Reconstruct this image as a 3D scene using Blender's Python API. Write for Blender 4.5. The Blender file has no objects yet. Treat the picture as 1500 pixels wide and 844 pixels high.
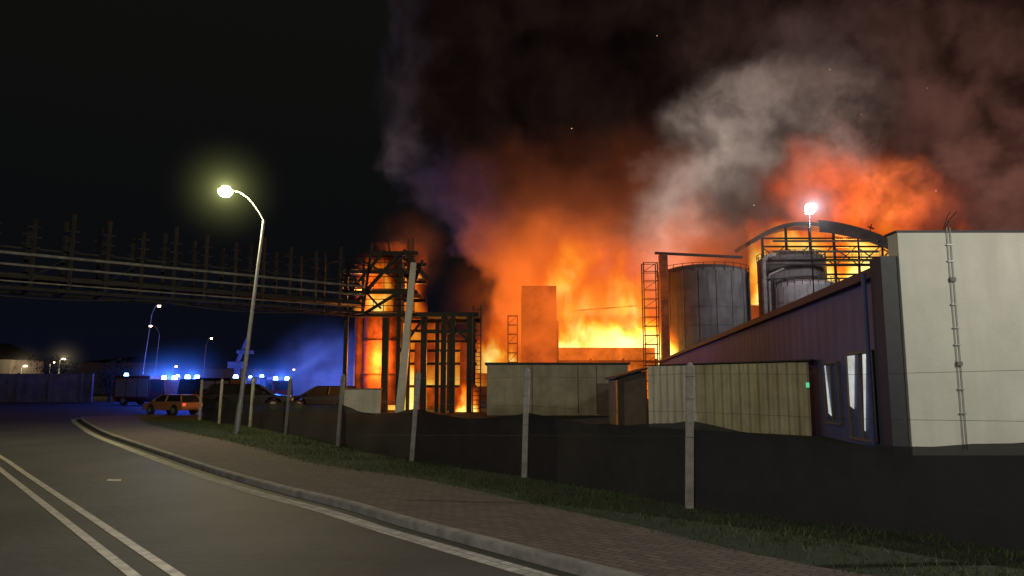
import bpy, bmesh, math, random
from mathutils import Vector, Matrix
random.seed(7)
scene = bpy.context.scene
COL = scene.collection
scene.view_settings.view_transform = 'Standard'
scene.view_settings.look = 'None'
scene.view_settings.exposure = 0

# ---------------------------------------------------------------- materials
def mat(name, col, rough=.8, metal=0., var=.35, scale=2., bump=.25, emit=None, es=1., stain=None):
    m = bpy.data.materials.new(name); m.use_nodes = True
    nt = m.node_tree; N = nt.nodes; L = nt.links
    b = N['Principled BSDF']
    b.inputs['Roughness'].default_value = rough
    b.inputs['Metallic'].default_value = metal
    tc = N.new('ShaderNodeTexCoord')
    n = N.new('ShaderNodeTexNoise'); n.inputs['Scale'].default_value = scale
    n.inputs['Detail'].default_value = 8; n.inputs['Roughness'].default_value = .65
    L.new(tc.outputs['Object'], n.inputs['Vector'])
    r = N.new('ShaderNodeMapRange')
    r.inputs['From Min'].default_value = .3; r.inputs['From Max'].default_value = .7
    r.inputs['To Min'].default_value = 1-var; r.inputs['To Max'].default_value = 1+var*.5
    L.new(n.outputs['Fac'], r.inputs['Value'])
    v = N.new('ShaderNodeVectorMath'); v.operation = 'SCALE'
    v.inputs[0].default_value = col[:3]
    L.new(r.outputs['Result'], v.inputs['Scale'])
    out = v.outputs['Vector']
    if stain:
        n2 = N.new('ShaderNodeTexNoise'); n2.inputs['Scale'].default_value = .5
        n2.inputs['Detail'].default_value = 5
        mp = N.new('ShaderNodeMapping'); mp.inputs['Scale'].default_value = (3, 3, .4)
        L.new(tc.outputs['Object'], mp.inputs['Vector']); L.new(mp.outputs['Vector'], n2.inputs['Vector'])
        rr = N.new('ShaderNodeMapRange'); rr.inputs['From Min'].default_value = .48; rr.inputs['From Max'].default_value = .75
        L.new(n2.outputs['Fac'], rr.inputs['Value'])
        mx = N.new('ShaderNodeMix'); mx.data_type = 'RGBA'
        L.new(rr.outputs['Result'], mx.inputs['Factor']); L.new(out, mx.inputs[6])
        mx.inputs[7].default_value = (*stain, 1)
        out = mx.outputs[2]
    L.new(out, b.inputs['Base Color'])
    if bump:
        bp = N.new('ShaderNodeBump'); bp.inputs['Strength'].default_value = bump; bp.inputs['Distance'].default_value = .02
        n3 = N.new('ShaderNodeTexNoise'); n3.inputs['Scale'].default_value = scale*14; n3.inputs['Detail'].default_value = 5
        L.new(tc.outputs['Object'], n3.inputs['Vector'])
        L.new(n3.outputs['Fac'], bp.inputs['Height']); L.new(bp.outputs['Normal'], b.inputs['Normal'])
    if emit:
        b.inputs['Emission Strength'].default_value = es
        if var > .2:
            v2 = N.new('ShaderNodeVectorMath'); v2.operation = 'SCALE'; v2.inputs[0].default_value = emit
            L.new(r.outputs['Result'], v2.inputs['Scale']); L.new(v2.outputs['Vector'], b.inputs['Emission Color'])
        else: b.inputs['Emission Color'].default_value = (*emit, 1)
    return m

M_ground = mat('yard_soil', (.03, .028, .025), .95, scale=.5)
M_asph = mat('asphalt', (.066, .064, .063), .72, scale=.35, var=.45, bump=.6)
M_mark = mat('road_paint', (.62, .58, .50), .6, scale=5, var=.5, bump=.1)
M_kerb = mat('kerb_concrete', (.25, .24, .22), .85, scale=3, var=.5)
M_grass = mat('grass_soil', (.022, .030, .012), .95, scale=3, var=.6)
M_blade = mat('grass_blade', (.05, .08, .016), .7, scale=1.5, var=.7, bump=0)
M_conc = mat('concrete', (.22, .21, .20), .9, scale=1.6, var=.4, stain=(.12, .11, .1))
M_post = mat('post_concrete', (.34, .32, .28), .9, scale=5, var=.45)
M_galv = mat('galvanised_steel', (.38, .39, .38), .5, .6, scale=4, var=.3)
M_dark = mat('dark_steel', (.025, .020, .018), .6, .3, scale=3, var=.5)
M_truss = mat('bridge_steel', (.030, .026, .026), .9, 0, scale=2, var=.5)
M_brown = mat('brown_steel', (.08, .055, .045), .7, .2, scale=2, var=.5)
M_arch = mat('weathered_steel', (.20, .17, .16), .7, .1, scale=.6, var=.5)
M_pipe = mat('grey_pipe', (.24, .22, .21), .5, .2, scale=1.5, var=.5)
M_bpipe = mat('bridge_pipe', (.24, .23, .24), .6, .1, scale=1.5, var=.6)
M_dpipe = mat('dark_pipe', (.045, .042, .04), .6, .1, scale=1.5, var=.5)
M_white = mat('cream_render', (.58, .575, .50), .9, scale=.7, var=.12, bump=.4, stain=(.50, .49, .42))
M_side = mat('side_cladding', (.065, .10, .27), .6, scale=.4, var=.3, stain=(.05, .07, .16))
M_hut = mat('hut_cladding', (.20, .16, .13), .8, scale=1.2, var=.35)
M_trim = mat('dark_trim', (.03, .03, .035), .6, scale=3)
M_grey = mat('beige_cladding', (.46, .41, .32), .8, scale=.9, var=.3, stain=(.30, .25, .19))
M_corr = mat('olive_corrugated', (.52, .48, .36), .6, .1, scale=1.2, var=.3, stain=(.34, .28, .17))
M_corrw = mat('pale_corrugated', (.80, .78, .72), .6, .05, scale=1.2, var=.2, stain=(.6, .58, .52))
M_tank = mat('tank_steel', (.24, .225, .23), .85, .0, scale=.25, var=.5, stain=(.13, .115, .11))
M_char = mat('charred_glow_cladding', (.13, .05, .035), .9, scale=.22, var=.95, stain=(.05, .03, .03), emit=(.55, .085, .010), es=.9)  # charred colour plus an orange glow put into its emission
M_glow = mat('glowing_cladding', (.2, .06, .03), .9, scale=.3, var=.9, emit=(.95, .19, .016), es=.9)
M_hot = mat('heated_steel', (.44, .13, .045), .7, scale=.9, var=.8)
M_tarp = mat('black_tarp', (.013, .0125, .0145), .8, scale=3, var=.5, bump=.3)
M_wire = mat('wire', (.05, .05, .05), .6)
M_rubber = mat('rubber', (.02, .02, .02), .9)
M_glass = mat('vehicle_glass', (.02, .025, .03), .1, .0, var=.1, bump=0)
M_taxi = mat('copper_paint', (.46, .19, .10), .35, .1, var=.1, bump=0)
M_black = mat('black_paint', (.012, .012, .017), .3, .1, var=.1, bump=0)
M_red = mat('red_paint', (.12, .012, .014), .4, .0, var=.15, bump=0)
M_wpaint = mat('white_paint', (.4, .4, .4), .4, .0, var=.15, bump=0)
M_leaf = mat('leaf', (.03, .045, .025), .8, scale=2, var=.6, bump=0)
M_bark = mat('bark', (.06, .045, .03), .9)
def emis(name, c, s):
    return mat(name, (.5, .5, .5), .5, var=.05, bump=0, emit=c, es=s)
E_sod = emis('sodium_lens', (1, .96, .42), 6)
E_white = emis('flood_lens', (.88, .95, 1), 30)
E_blue = emis('blue_beacon', (.16, .42, 1), 30)
E_win = mat('lit_window', (.5, .5, .5), .5, var=.5, scale=.9, bump=0, emit=(.85, .9, .84), es=.62)
E_warm = emis('warm_lens', (1, .75, .4), 14)
E_green = emis('green_lamp', (.1, 1, .4), .6)
E_head = emis('headlight_lens', (.6, .75, 1), 3)
E_tail = emis('tail_lens', (1, .05, .02), .8)
E_spark = emis('ember', (1, .55, .25), 1.2)

def paving(name, c1, c2, mortar, scale, bw=.5, rh=.25, rot=0):
    m = mat(name, c1, .9)
    nt = m.node_tree; N = nt.nodes; L = nt.links; b = N['Principled BSDF']
    tc = N.new('ShaderNodeTexCoord'); mp = N.new('ShaderNodeMapping'); mp.inputs['Rotation'].default_value = (0, 0, rot)
    br = N.new('ShaderNodeTexBrick'); br.inputs['Scale'].default_value = scale
    br.inputs['Color1'].default_value = (*c1, 1); br.inputs['Color2'].default_value = (*c2, 1); br.inputs['Mortar'].default_value = (*mortar, 1)
    br.inputs['Brick Width'].default_value = bw; br.inputs['Row Height'].default_value = rh; br.inputs['Mortar Size'].default_value = .018
    L.new(tc.outputs['Object'], mp.inputs['Vector']); L.new(mp.outputs['Vector'], br.inputs['Vector'])
    old = b.inputs['Base Color'].links[0].from_socket
    mx = N.new('ShaderNodeMix'); mx.data_type = 'RGBA'; mx.blend_type = 'MULTIPLY'; mx.inputs['Factor'].default_value = .6
    sc = N.new('ShaderNodeVectorMath'); sc.operation = 'SCALE'; sc.inputs['Scale'].default_value = 1/max(c1)
    L.new(old, sc.inputs[0]); L.new(br.outputs['Color'], mx.inputs[6]); L.new(sc.outputs[0], mx.inputs[7])
    L.new(mx.outputs[2], b.inputs['Base Color'])
    return m
M_pave = paving('paving_blocks', (.14, .118, .104), (.10, .086, .076), (.04, .036, .033), 2.0, rot=.7)
M_gut = paving('gutter_setts', (.5, .49, .46), (.34, .33, .31), (.08, .08, .07), 3.0, bw=.5, rh=.5, rot=.85)

# ---------------------------------------------------------------- mesh tools
class G:
    def __init__(s): s.v = []; s.f = []
    def add(s, vs, fs):
        o = len(s.v); s.v += [Vector(p) for p in vs]; s.f += [tuple(i+o for i in f) for f in fs]; return s
    def box(s, x0, x1, y0, y1, z0, z1):
        return s.add([(x0, y0, z0), (x1, y0, z0), (x1, y1, z0), (x0, y1, z0), (x0, y0, z1), (x1, y0, z1), (x1, y1, z1), (x0, y1, z1)],
                     [(0, 3, 2, 1), (4, 5, 6, 7), (0, 1, 5, 4), (1, 2, 6, 5), (2, 3, 7, 6), (3, 0, 4, 7)])
    def beam(s, p, q, w, h=None):
        h = h or w; p = Vector(p); q = Vector(q); d = (q-p).normalized()
        up = Vector((0, 0, 1)) if abs(d.z) < .95 else Vector((0, 1, 0))
        a = d.cross(up).normalized(); b = a.cross(d).normalized()
        vs = [c+a*i*w/2+b*j*h/2 for c in (p, q) for i, j in ((-1, -1), (1, -1), (1, 1), (-1, 1))]
        return s.add(vs, [(0, 3, 2, 1), (4, 5, 6, 7), (0, 1, 5, 4), (1, 2, 6, 5), (2, 3, 7, 6), (3, 0, 4, 7)])
    def cyl(s, p, q, r, r2=None, n=12, cap=True):
        r2 = r if r2 is None else r2; p = Vector(p); q = Vector(q); d = (q-p).normalized()
        up = Vector((0, 0, 1)) if abs(d.z) < .95 else Vector((0, 1, 0))
        a = d.cross(up).normalized(); b = a.cross(d).normalized()
        vs = [c+(a*math.cos(2*math.pi*i/n)+b*math.sin(2*math.pi*i/n))*rr for c, rr in ((p, r), (q, r2)) for i in range(n)]
        fs = [(i, (i+1) % n, n+(i+1) % n, n+i) for i in range(n)]
        if cap: fs += [tuple(range(n-1, -1, -1)), tuple(range(n, 2*n))]
        return s.add(vs, fs)
    def tube(s, pts, r, n=8):
        for a, b in zip(pts[:-1], pts[1:]): s.cyl(a, b, r, n=n)
        return s
    def prism(s, prof, y0, y1):
        n = len(prof)
        vs = [(x, y0, z) for x, z in prof]+[(x, y1, z) for x, z in prof]
        fs = [(i, (i+1) % n, n+(i+1) % n, n+i) for i in range(n)]+[tuple(range(n-1, -1, -1)), tuple(range(n, 2*n))]
        return s.add(vs, fs)
    def corr(s, p, q, z0, z1, pitch=.3, dep=.05):
        p = Vector((p[0], p[1], 0)); q = Vector((q[0], q[1], 0)); L = (q-p).length; d = (q-p)/L; nrm = Vector((d.y, -d.x, 0))
        n = int(L/pitch); pts = []
        for i in range(n):
            t = i*L/n; w = L/n
            pts += [(t, 0), (t+w*.35, 0), (t+w*.5, dep), (t+w*.85, dep)]
        pts.append((L, 0))
        vs = []
        for t, o in pts:
            b = p+d*t+nrm*o; vs += [(b.x, b.y, z0), (b.x, b.y, z1(t/L) if callable(z1) else z1)]
        return s.add(vs, [(2*i, 2*i+2, 2*i+3, 2*i+1) for i in range(len(pts)-1)])
    def obj(s, name, m, parent=None, bevel=0, smooth=False, world=True, **props):
        me = bpy.data.meshes.new(name)
        if world and s.v:
            xs = [v.x for v in s.v]; ys = [v.y for v in s.v]; zs = [v.z for v in s.v]
            o = Vector(((min(xs)+max(xs))/2, (min(ys)+max(ys))/2, min(zs)))
        else: o = Vector((0, 0, 0))
        me.from_pydata([v-o for v in s.v], [], s.f)
        bm = bmesh.new(); bm.from_mesh(me); bmesh.ops.recalc_face_normals(bm, faces=bm.faces); bm.to_mesh(me); bm.free()
        if smooth:
            for p in me.polygons: p.use_smooth = True
            try: me.set_sharp_from_angle(angle=math.radians(40))
            except Exception: pass
        me.materials.append(m)
        ob = bpy.data.objects.new(name, me); COL.objects.link(ob); ob.location = o
        if parent:
            ob.parent = parent
            if world: ob.matrix_parent_inverse = Matrix.Translation(-parent.location)
        if bevel:
            b = ob.modifiers.new('bevel', 'BEVEL'); b.width = bevel; b.segments = 2; b.limit_method = 'ANGLE'
        for k, v in props.items(): ob[k] = v
        return ob
def thing(name, loc, label, cat, group=None):
    e = bpy.data.objects.new(name, None); COL.objects.link(e); e.location = loc; e.empty_display_size = .3
    e['label'] = label; e['category'] = cat
    if group: e['group'] = group
    return e
def light(name, loc, power, col, radius=.3, kind='POINT', parent=None):
    l = bpy.data.lights.new(name, kind); l.energy = power; l.color = col
    if kind == 'POINT': l.shadow_soft_size = radius
    o = bpy.data.objects.new(name, l); COL.objects.link(o); o.location = loc
    if parent:
        o.parent = parent; o.matrix_parent_inverse = Matrix.Translation(-parent.location)
    return o
def smoothline(P, n=8):
    P = [Vector((*p, 0)) if len(p) == 2 else Vector(p) for p in P]; out = []
    for i in range(len(P)-1):
        p0 = P[max(i-1, 0)]; p1 = P[i]; p2 = P[i+1]; p3 = P[min(i+2, len(P)-1)]
        for k in range(n):
            t = k/n
            out.append(.5*((2*p1)+(p2-p0)*t+(2*p0-5*p1+4*p2-p3)*t*t+(3*p1-p0-3*p2+p3)*t**3))
    out.append(P[-1]); return out
def resample(P, n):
    d = [0]
    for a, b in zip(P[:-1], P[1:]): d.append(d[-1]+(b-a).length)
    out = []; j = 0
    for i in range(n):
        t = d[-1]*i/(n-1)
        while j < len(d)-2 and d[j+1] < t: j += 1
        k = (t-d[j])/max(d[j+1]-d[j], 1e-9); out.append(P[j].lerp(P[j+1], k))
    return out
def offset(P, o):
    out = []
    for i, p in enumerate(P):
        a = P[max(i-1, 0)]; b = P[min(i+1, len(P)-1)]; d = (b-a).normalized()
        out.append(p+Vector((d.y, -d.x, 0))*o)
    return out
def strip(A, B, za, zb=None):
    g = G(); zb = za if zb is None else zb
    g.add([(p.x, p.y, za) for p in A]+[(p.x, p.y, zb) for p in B], [(i, i+1, len(A)+i+1, len(A)+i) for i in range(len(A)-1)])
    return g

# ---------------------------------------------------------------- ground
g = G(); g.add([(-700, -300, 0), (700, -300, 0), (700, 1100, 0), (-700, 1100, 0)], [(0, 1, 2, 3)]); g.obj('ground', M_ground, kind='structure')
K = smoothline([(14, -6.5), (8, 0), (3.8, 4.5), (.725, 8.19), (-1.45, 10.8), (-2.82, 12.57), (-4.59, 14.58), (-7.3, 18), (-12.45, 25), (-16.8, 31), (-21.2, 37.6), (-25, 43.5), (-26.8, 47), (-26.3, 49.5), (-24, 50.5)])
Gl = smoothline([(16.5, -4.5), (10.9, 1.6), (6.1, 5.6), (3.15, 8.19), (1.75, 10.3), (.3, 12.4), (-1.8, 15.4), (-5.09, 18.9), (-9.05, 25), (-15.3, 33.6), (-19, 39), (-21, 43), (-22, 46), (-22, 48)])
Fp = [(13.5, 3), (6.6, 8.4), (2.77, 11.9), (.26, 15.8), (-2.53, 19.1), (-5.47, 23.7), (-9.03, 30), (-12.2, 35), (-14.9, 38.2), (-17.5, 42)]
Fl = smoothline(Fp+[(-19.5, 46)])
K = resample(K, 160); Gr = resample(Gl, 160); Fr = resample(Fl, 160)
rp = [(p.x, p.y, .004) for p in K]+[(-14, 50.5, .004), (-12, 62, .004), (-14, 76, .004), (-24, 112, .004), (-190, 112, .004), (-190, 0, .004), (-60, -30, .004), (25, -30, .004)]
g = G(); g.add(rp, [tuple(range(len(rp)))]); g.obj('road', M_asph, kind='structure')
strip(offset(K, .15), Gr, .12).obj('pavement', M_pave, kind='structure')
gk = G(); Ko = offset(K, .15); n = len(K)
gk.add([(p.x, p.y, 0) for p in K]+[(p.x, p.y, .105) for p in K]+[(p.x, p.y, .125) for p in offset(K, .02)]+[(p.x, p.y, .125) for p in Ko],
       [(i, i+1, n+i+1, n+i) for i in range(n-1)]+[(n+i, n+i+1, 2*n+i+1, 2*n+i) for i in range(n-1)]+[(2*n+i, 2*n+i+1, 3*n+i+1, 3*n+i) for i in range(n-1)])
gk.obj('kerb', M_kerb, kind='structure')
strip(offset(K, -.46), offset(K, -.20), .008).obj('gutter', M_gut, kind='structure')
strip(Gr, Fr, .118).obj('verge', M_grass, kind='structure')
gy = strip(Fr, offset(Fr, 3), .118, .0); gy.obj('yard', M_ground, kind='structure')
C = resample(smoothline([(11.1, -9.5), (2.3, 1.13), (-3.55, 8.19), (-7.17, 12.57), (-11.0, 17.2), (-14.8, 21.8), (-21, 29.0), (-28, 36.5), (-37, 44)]), 160)
for o in (0, -.36):
    strip(offset(C, o-.06), offset(C, o+.06), .010).obj('road_marking', M_mark, kind='structure')
g = G(); g.add([(-8.6, 16.1, .010), (-8.3, 16.1, .010), (-8.45, 16.4, .010), (-8.75, 16.4, .010)], [(0, 1, 2, 3)]); g.obj('road_marking', M_mark, kind='structure')
g = G(); g.add([(-6.5, 31, .006), (8, 30.2, .006), (8, 30.5, .006), (-6.5, 31.3, .006)], [(0, 1, 2, 3)]); g.obj('road_marking', M_mark, kind='structure')
g = G()
for i in range(26000):
    s = random.random()**1.2; k = 30+s*(len(Gr)-40); i0 = int(k)
    t = random.random()**.8*1.14-.09
    a = Gr[i0].lerp(Gr[i0+1], k-i0); b = Fr[i0].lerp(Fr[i0+1], k-i0); p = a.lerp(b, t)
    if p.length > 60: continue
    clump = .5+.5*math.sin(p.x*1.7+1.3*math.sin(p.y*1.1))*math.sin(p.y*2.1+p.x)
    if random.random() > .35+.65*clump: continue
    h = random.uniform(.025, .06)+.09*clump*random.random(); an = random.random()*6.28; w = random.uniform(.005, .011)
    dx = math.cos(an)*w; dy = math.sin(an)*w; lx = random.uniform(-.9, .9)*h; ly = random.uniform(-.9, .9)*h
    g.add([(p.x-dx, p.y-dy, .11), (p.x+dx, p.y+dy, .11), (p.x+lx, p.y+ly, .118+h)], [(0, 1, 2)])
g.obj('grass', M_blade, kind='stuff', label='rough green grass along the fence', category='grass')

# ---------------------------------------------------------------- fence
def fence_post(x, y, lean):
    e = thing('fence_post', (x, y, .1), 'grey concrete fence post holding black sheeting', 'fence post', 'posts of the roadside fence')
    g = G(); g.box(-.06, .06, -.06, .06, -.05, 2.2)
    g.add([(-.06, -.06, 2.2), (.06, -.06, 2.2), (.06, .06, 2.2), (-.06, .06, 2.2), (-.03, -.02, 2.28), (.03, -.02, 2.28), (.03, .02, 2.28), (-.03, .02, 2.28)], [(0, 1, 5, 4), (1, 2, 6, 5), (2, 3, 7, 6), (3, 0, 4, 7), (4, 5, 6, 7)])
    g.obj('shaft', M_post, e, bevel=.014, world=False)
    for z in (1.1, 1.7, 2.05):
        g2 = G(); g2.box(-.066, .066, -.065, .065, z, z+.008); g2.obj('wire_clamp', M_wire, e, world=False)
    e.rotation_euler = (random.uniform(-.01, .01), lean, random.uniform(-.3, .3)); return e
for i, (x, y) in enumerate(Fp):
    fence_post(x, y, [.01, .02, .035, .03, .06, .05, .05, .03, .02, .02][i])
fn = thing('fence', (.26, 15.8, 0), 'sagging black sheeting and wires strung between concrete posts', 'fence')
g = G(); cols = []
rows = 6
for i in range(len(Fp)-1):
    a = Vector((*Fp[i], 0)); b = Vector((*Fp[i+1], 0)); d = (b-a).normalized(); nr = Vector((d.y, -d.x, 0))
    for k in range(12):
        t = k/12
        top = 1.45-.19*math.sin(math.pi*t)*(1+.3*math.sin(i*2.1))+.012*math.sin(k*2.3+i)
        p = a.lerp(b, t)
        cols.append([(p+nr*(.08+.025*math.sin(k*1.1+i+r*.5)*math.sin(math.pi*t)), .1+(top-.1)*r/rows) for r in range(rows+1)])
vs = [(p.x, p.y, z) for c in cols for p, z in c]; R = rows+1
g.add(vs, [(i*R+r, (i+1)*R+r, (i+1)*R+r+1, i*R+r+1) for i in range(len(cols)-1) for r in range(rows)])
M_tarp.node_tree.nodes['Principled BSDF'].inputs['Alpha'].default_value = .92
g.obj('sheeting', M_tarp, fn, smooth=True)
for z in (1.6, 2.2):
    g = G()
    for i in range(len(Fp)-1):
        g.tube([(*Fp[i], z), ((Fp[i][0]+Fp[i+1][0])/2, (Fp[i][1]+Fp[i+1][1])/2, z-.04), (*Fp[i+1], z)], .0025, 4)
    g.obj('wire', M_wire, fn)

# ---------------------------------------------------------------- street lamps
def street_lamp(x, y, H, lean, armdir, armlen, label, power, col, lens, group='street lamps along the road', r=.17):
    e = thing('street_lamp', (x, y, 0), label, 'street lamp', group)
    top = Vector((lean, 0, H))
    g = G(); g.cyl((0, 0, 0), (lean*.15, 0, H*.15), .12, .11); g.cyl((lean*.15, 0, H*.15), top, .085, .055)
    g.obj('pole', M_galv, e, smooth=True, world=False)
    ad = Vector(armdir); pts = []
    for i in range(8):
        t = i/7; pts.append(top+ad*armlen*(t**1.1)+Vector((0, 0, 1.18*math.sin(t*math.pi/2))))
    g = G().tube(pts, .035); g.obj('arm', M_galv, e, smooth=True, world=False)
    p = pts[-1]; q = p+ad*.6
    g = G(); ax = ad.normalized(); g.beam(p-ax*.05+Vector((0, 0, .05)), q+Vector((0, 0, .07)), .3, .12); g.obj('lamp_head', M_galv, e, bevel=.04, world=False)
    c = p.lerp(q, .55)
    me = bpy.data.meshes.new('lens'); bm = bmesh.new(); bmesh.ops.create_uvsphere(bm, u_segments=16, v_segments=10, radius=r); bm.to_mesh(me); bm.free()
    for v in me.vertices: v.co = Vector((v.co.x*1.2, v.co.y, v.co.z*.95))+c+Vector((0, 0, -.06))
    me.materials.append(lens); o = bpy.data.objects.new('lens', me); COL.objects.link(o); o.parent = e
    if power:
        l = light('lamp_light', c+Vector((0, 0, -.45)), power, col, .15); l.parent = e
    return e, Vector((x, y, 0))+c
sl, LAMP = street_lamp(-11.0, 30, 8.8, .72, (-.93, -.3, 0), 1.25, 'tall lit street lamp with curved arm beside the fence', 2600, (1, .88, .45), E_sod, r=.26)
street_lamp(-9.5, -7.0, 9.2, .1, (.9, .2, 0), 1.8, 'tall lit street lamp with curved arm beside the road', 5600, (1, .93, .82), E_sod)
street_lamp(19, 9, 8.6, .1, (-.9, .2, 0), 1.8, 'unseen street lamp with curved arm added in the yard', 4600, (1, .96, .84), E_sod)  # out of view, added to brighten the cream end wall
street_lamp(-46, 92, 10.8, 1.0, (.9, -.3, 0), .8, 'thin street lamp pole beside the far junction', 0, (1, 1, 1), E_warm)
street_lamp(-52, 108, 9.6, .5, (-.9, -.3, 0), 1.0, 'thin street lamp pole beside the far junction', 0, (1, 1, 1), E_warm)
street_lamp(-54, 130, 9.2, .3, (.9, -.3, 0), .8, 'thin distant street lamp with warm light', 0, (1, 1, 1), E_warm)

# ---------------------------------------------------------------- near shed
sh = thing('industrial_building', (12, 22, 0), 'long industrial shed with cream end wall and dark gutter', 'building')
def SW(y, off=0): return (11.6+.118*(y-22)-off, y)
g = G(); g.box(11.62, 40, 21.9, 22.5, 0, 6.6); g.obj('end_wall', M_white, sh, bevel=.02)
g = G(); g.box(11.56, 40.1, 21.86, 22.56, 6.603, 6.66); g.obj('parapet_cap', M_trim, sh)
g = G(); g.corr(SW(111), SW(22.6), 0, 5.45, 1.1, .012); g.obj('side_wall', M_side, sh)
g = G(); g.add([(*SW(22.6, .25), 5.72), (*SW(111, .25), 5.72), (45, 111, 7.2), (45, 22.6, 7.2)], [(0, 1, 2, 3)]); g.obj('roof', M_trim, sh)
g = G(); g.beam((*SW(22.6, .15), 5.6), (*SW(111, .15), 5.6), .35, .3); g.obj('gutter', M_trim, sh)
g = G(); g.box(11.12, 11.6, 22.0, 22.7, 0, 5.9); g.obj('corner_column', M_trim, sh)
g = G(); g.cyl((11.0, 22.9, 0), (11.0, 22.9, 5.5), .07); g.obj('downpipe', M_side, sh)
for x in (13.10, 13.2):
    g = G(); g.cyl((x, 21.86, .2), (x, 21.86, 6.75), .013, n=8); g.obj('conduit', M_galv, sh)
for z in (2.6, 5.1):
    g = G(); g.box(13.07, 13.23, 21.8, 21.897, z, z+.12); g.obj('junction_box', M_conc, sh)
for z in (1.2, 1.9, 3.2, 3.7, 4.4, 5.7, 6.2):
    g = G(); g.box(13.05, 13.25, 21.83, 21.897, z, z+.03); g.obj('bracket', M_galv, sh)
g = G(); g.tube([(13.1, 21.95, 6.7), (13.25, 21.95, 7.0), (13.5, 21.95, 7.25)], .015, 6); g.tube([(13.05, 21.95, 6.7), (13.2, 21.95, 7.1), (13.3, 21.95, 7.25)], .012, 6); g.obj('antenna', M_dark, sh)
def shed_window(y0, y1, z0, z1, nm='window'):
    w = G(); o = .1
    for a, b in ((y0, y0+.08), (y1-.08, y1), ((y0+y1)/2-.04, (y0+y1)/2+.04)):
        w.add([(*SW(a, o), z0), (*SW(b, o), z0), (*SW(b, o), z1), (*SW(a, o), z1), (*SW(a, .0), z0), (*SW(b, .0), z0), (*SW(b, .0), z1), (*SW(a, 0), z1)],
              [(0, 1, 2, 3), (4, 5, 6, 7), (0, 3, 7, 4), (1, 2, 6, 5)])
    w.beam((*SW(y0, .07), z0), (*SW(y1, .07), z0), .1, .08); w.beam((*SW(y0, .07), z1), (*SW(y1, .07), z1), .1, .08)
    return w.obj(nm, M_hut, sh)
def sub(g, nm, m, par):
    p = g.obj(nm, m, par); p.matrix_parent_inverse = Matrix.Translation(-par.location); return p
w1 = shed_window(27.9, 29.7, .6, 2.9)
g = G(); g.add([(*SW(29.0, .06), .85), (*SW(29.4, .06), .95), (*SW(29.6, .06), 2.82), (*SW(29.45, .06), 2.82)], [(0, 1, 2, 3)]); sub(g, 'blind', E_win, w1)
w2 = shed_window(24.3, 26.9, .2, 3.15, 'door')
for q in ([(26.8, 1.3), (26.4, 1.2), (26.0, 3.08), (26.8, 3.08)], [(25.5, .5), (25.38, .5), (24.9, 3.08), (25.25, 3.08)]):
    g = G(); g.add([(*SW(a, .06), z) for a, z in q], [(0, 1, 2, 3)]); sub(g, 'blind', E_win, w2)
g = G(); g.box(11.98, 12.08, 30.3, 30.4, 1.95, 2.15); g.obj('green_lamp', E_green, sh)

ob = thing('corrugated_outbuilding', (8, 34, 0), 'low outbuilding clad in pale vertical corrugated sheets', 'building')
def CW(t): return (6.75+5.45*t, 37-6.4*t)
g = G(); g.corr(CW(0), CW(.35), 0, 2.98, .42, .10); g.obj('pale_wall', M_corrw, ob)
g = G(); g.corr(CW(.35), CW(1), 0, 2.98, .45, .07); g.obj('wall', M_corr, ob)
g = G(); g.add([(6.6, 37, 3.0), (12.25, 30.4, 3.05), (13.5, 33, 3.1), (9.5, 40, 3.1), (6.6, 37, 3.05), (12.25, 30.4, 3.10), (13.5, 33, 3.2), (9.5, 40, 3.2)], [(0, 3, 2, 1), (4, 5, 6, 7), (0, 1, 5, 4), (1, 2, 6, 5), (2, 3, 7, 6), (3, 0, 4, 7)]); g.obj('roof', M_trim, ob)
ob = thing('small_hut', (6, 38.5, 0), 'small brown hut with pitched roof beside the corrugated wall', 'building')
g = G(); g.prism([(5.3, 0), (6.7, 0), (6.7, 2.75), (5.3, 2.35)], 37.4, 41); g.obj('wall', M_hut, ob)
g = G(); g.prism([(5.15, 2.36), (6.9, 2.86), (6.9, 2.95), (5.15, 2.45)], 37.2, 41.2); g.obj('roof', M_trim, ob)
g = G(); g.cyl((5.25, 37.3, 0), (5.25, 37.3, 2.3), .06); g.obj('downpipe', mat('orange_lit_pipe', (.8, .30, .07), .5), ob)  # orange light on the pipe is painted into its base colour

ob = thing('flat_roofed_building', (3, 54, 0), 'low beige flat-roofed building in front of the fire', 'building')
g = G(); g.box(-1.75, 8.1, 52, 60, 0, 3.5); g.obj('wall', M_grey, ob)
g = G(); g.box(-1.9, 8.25, 51.85, 60.2, 3.503, 3.65); g.obj('roof', M_trim, ob)
for x in (1.4, 4.6, 5.9):
    g = G(); g.box(x-.02, x+.02, 51.97, 51.998, .1, 3.45); g.obj('panel_joint', M_trim, ob)
g = G(); g.box(5.95, 7.9, 51.95, 51.998, .05, 2.2); g.obj('door', M_hut, ob)

# ---------------------------------------------------------------- burning hall
ob = thing('burning_hall', (12, 118, 0), 'burning industrial hall with charred walls and exposed frame', 'building')
g = G(); g.corr((1.6, 114), (6.9, 114), 0, 17.5, .5, .05); g.corr((1.6, 126), (1.6, 114), 0, 17.5, .8, .05); g.obj('charred_wall', M_char, ob)
g = G(); g.corr((6.95, 114), (22, 114), 0, 7.9, .5, .08); g.obj('lower_wall', M_glow, ob)
g = G()
for z in (5.8, ): g.beam((6.9, 113.7, z), (23, 113.7, z), .3, .3)
for x in (7, 12, 17, 22): g.beam((x, 113.6, 0), (x, 113.6, 6.2 if x > 7 else 12), .3)
g.beam((8, 119, 9), (8.4, 119, 17), .3); g.beam((10, 118, 14), (20, 118, 14.8), .2)
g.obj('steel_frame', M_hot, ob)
blk = thing('plant_block', (16, 117, 0), 'square plant block engulfed by flames', 'industrial block')
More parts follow.
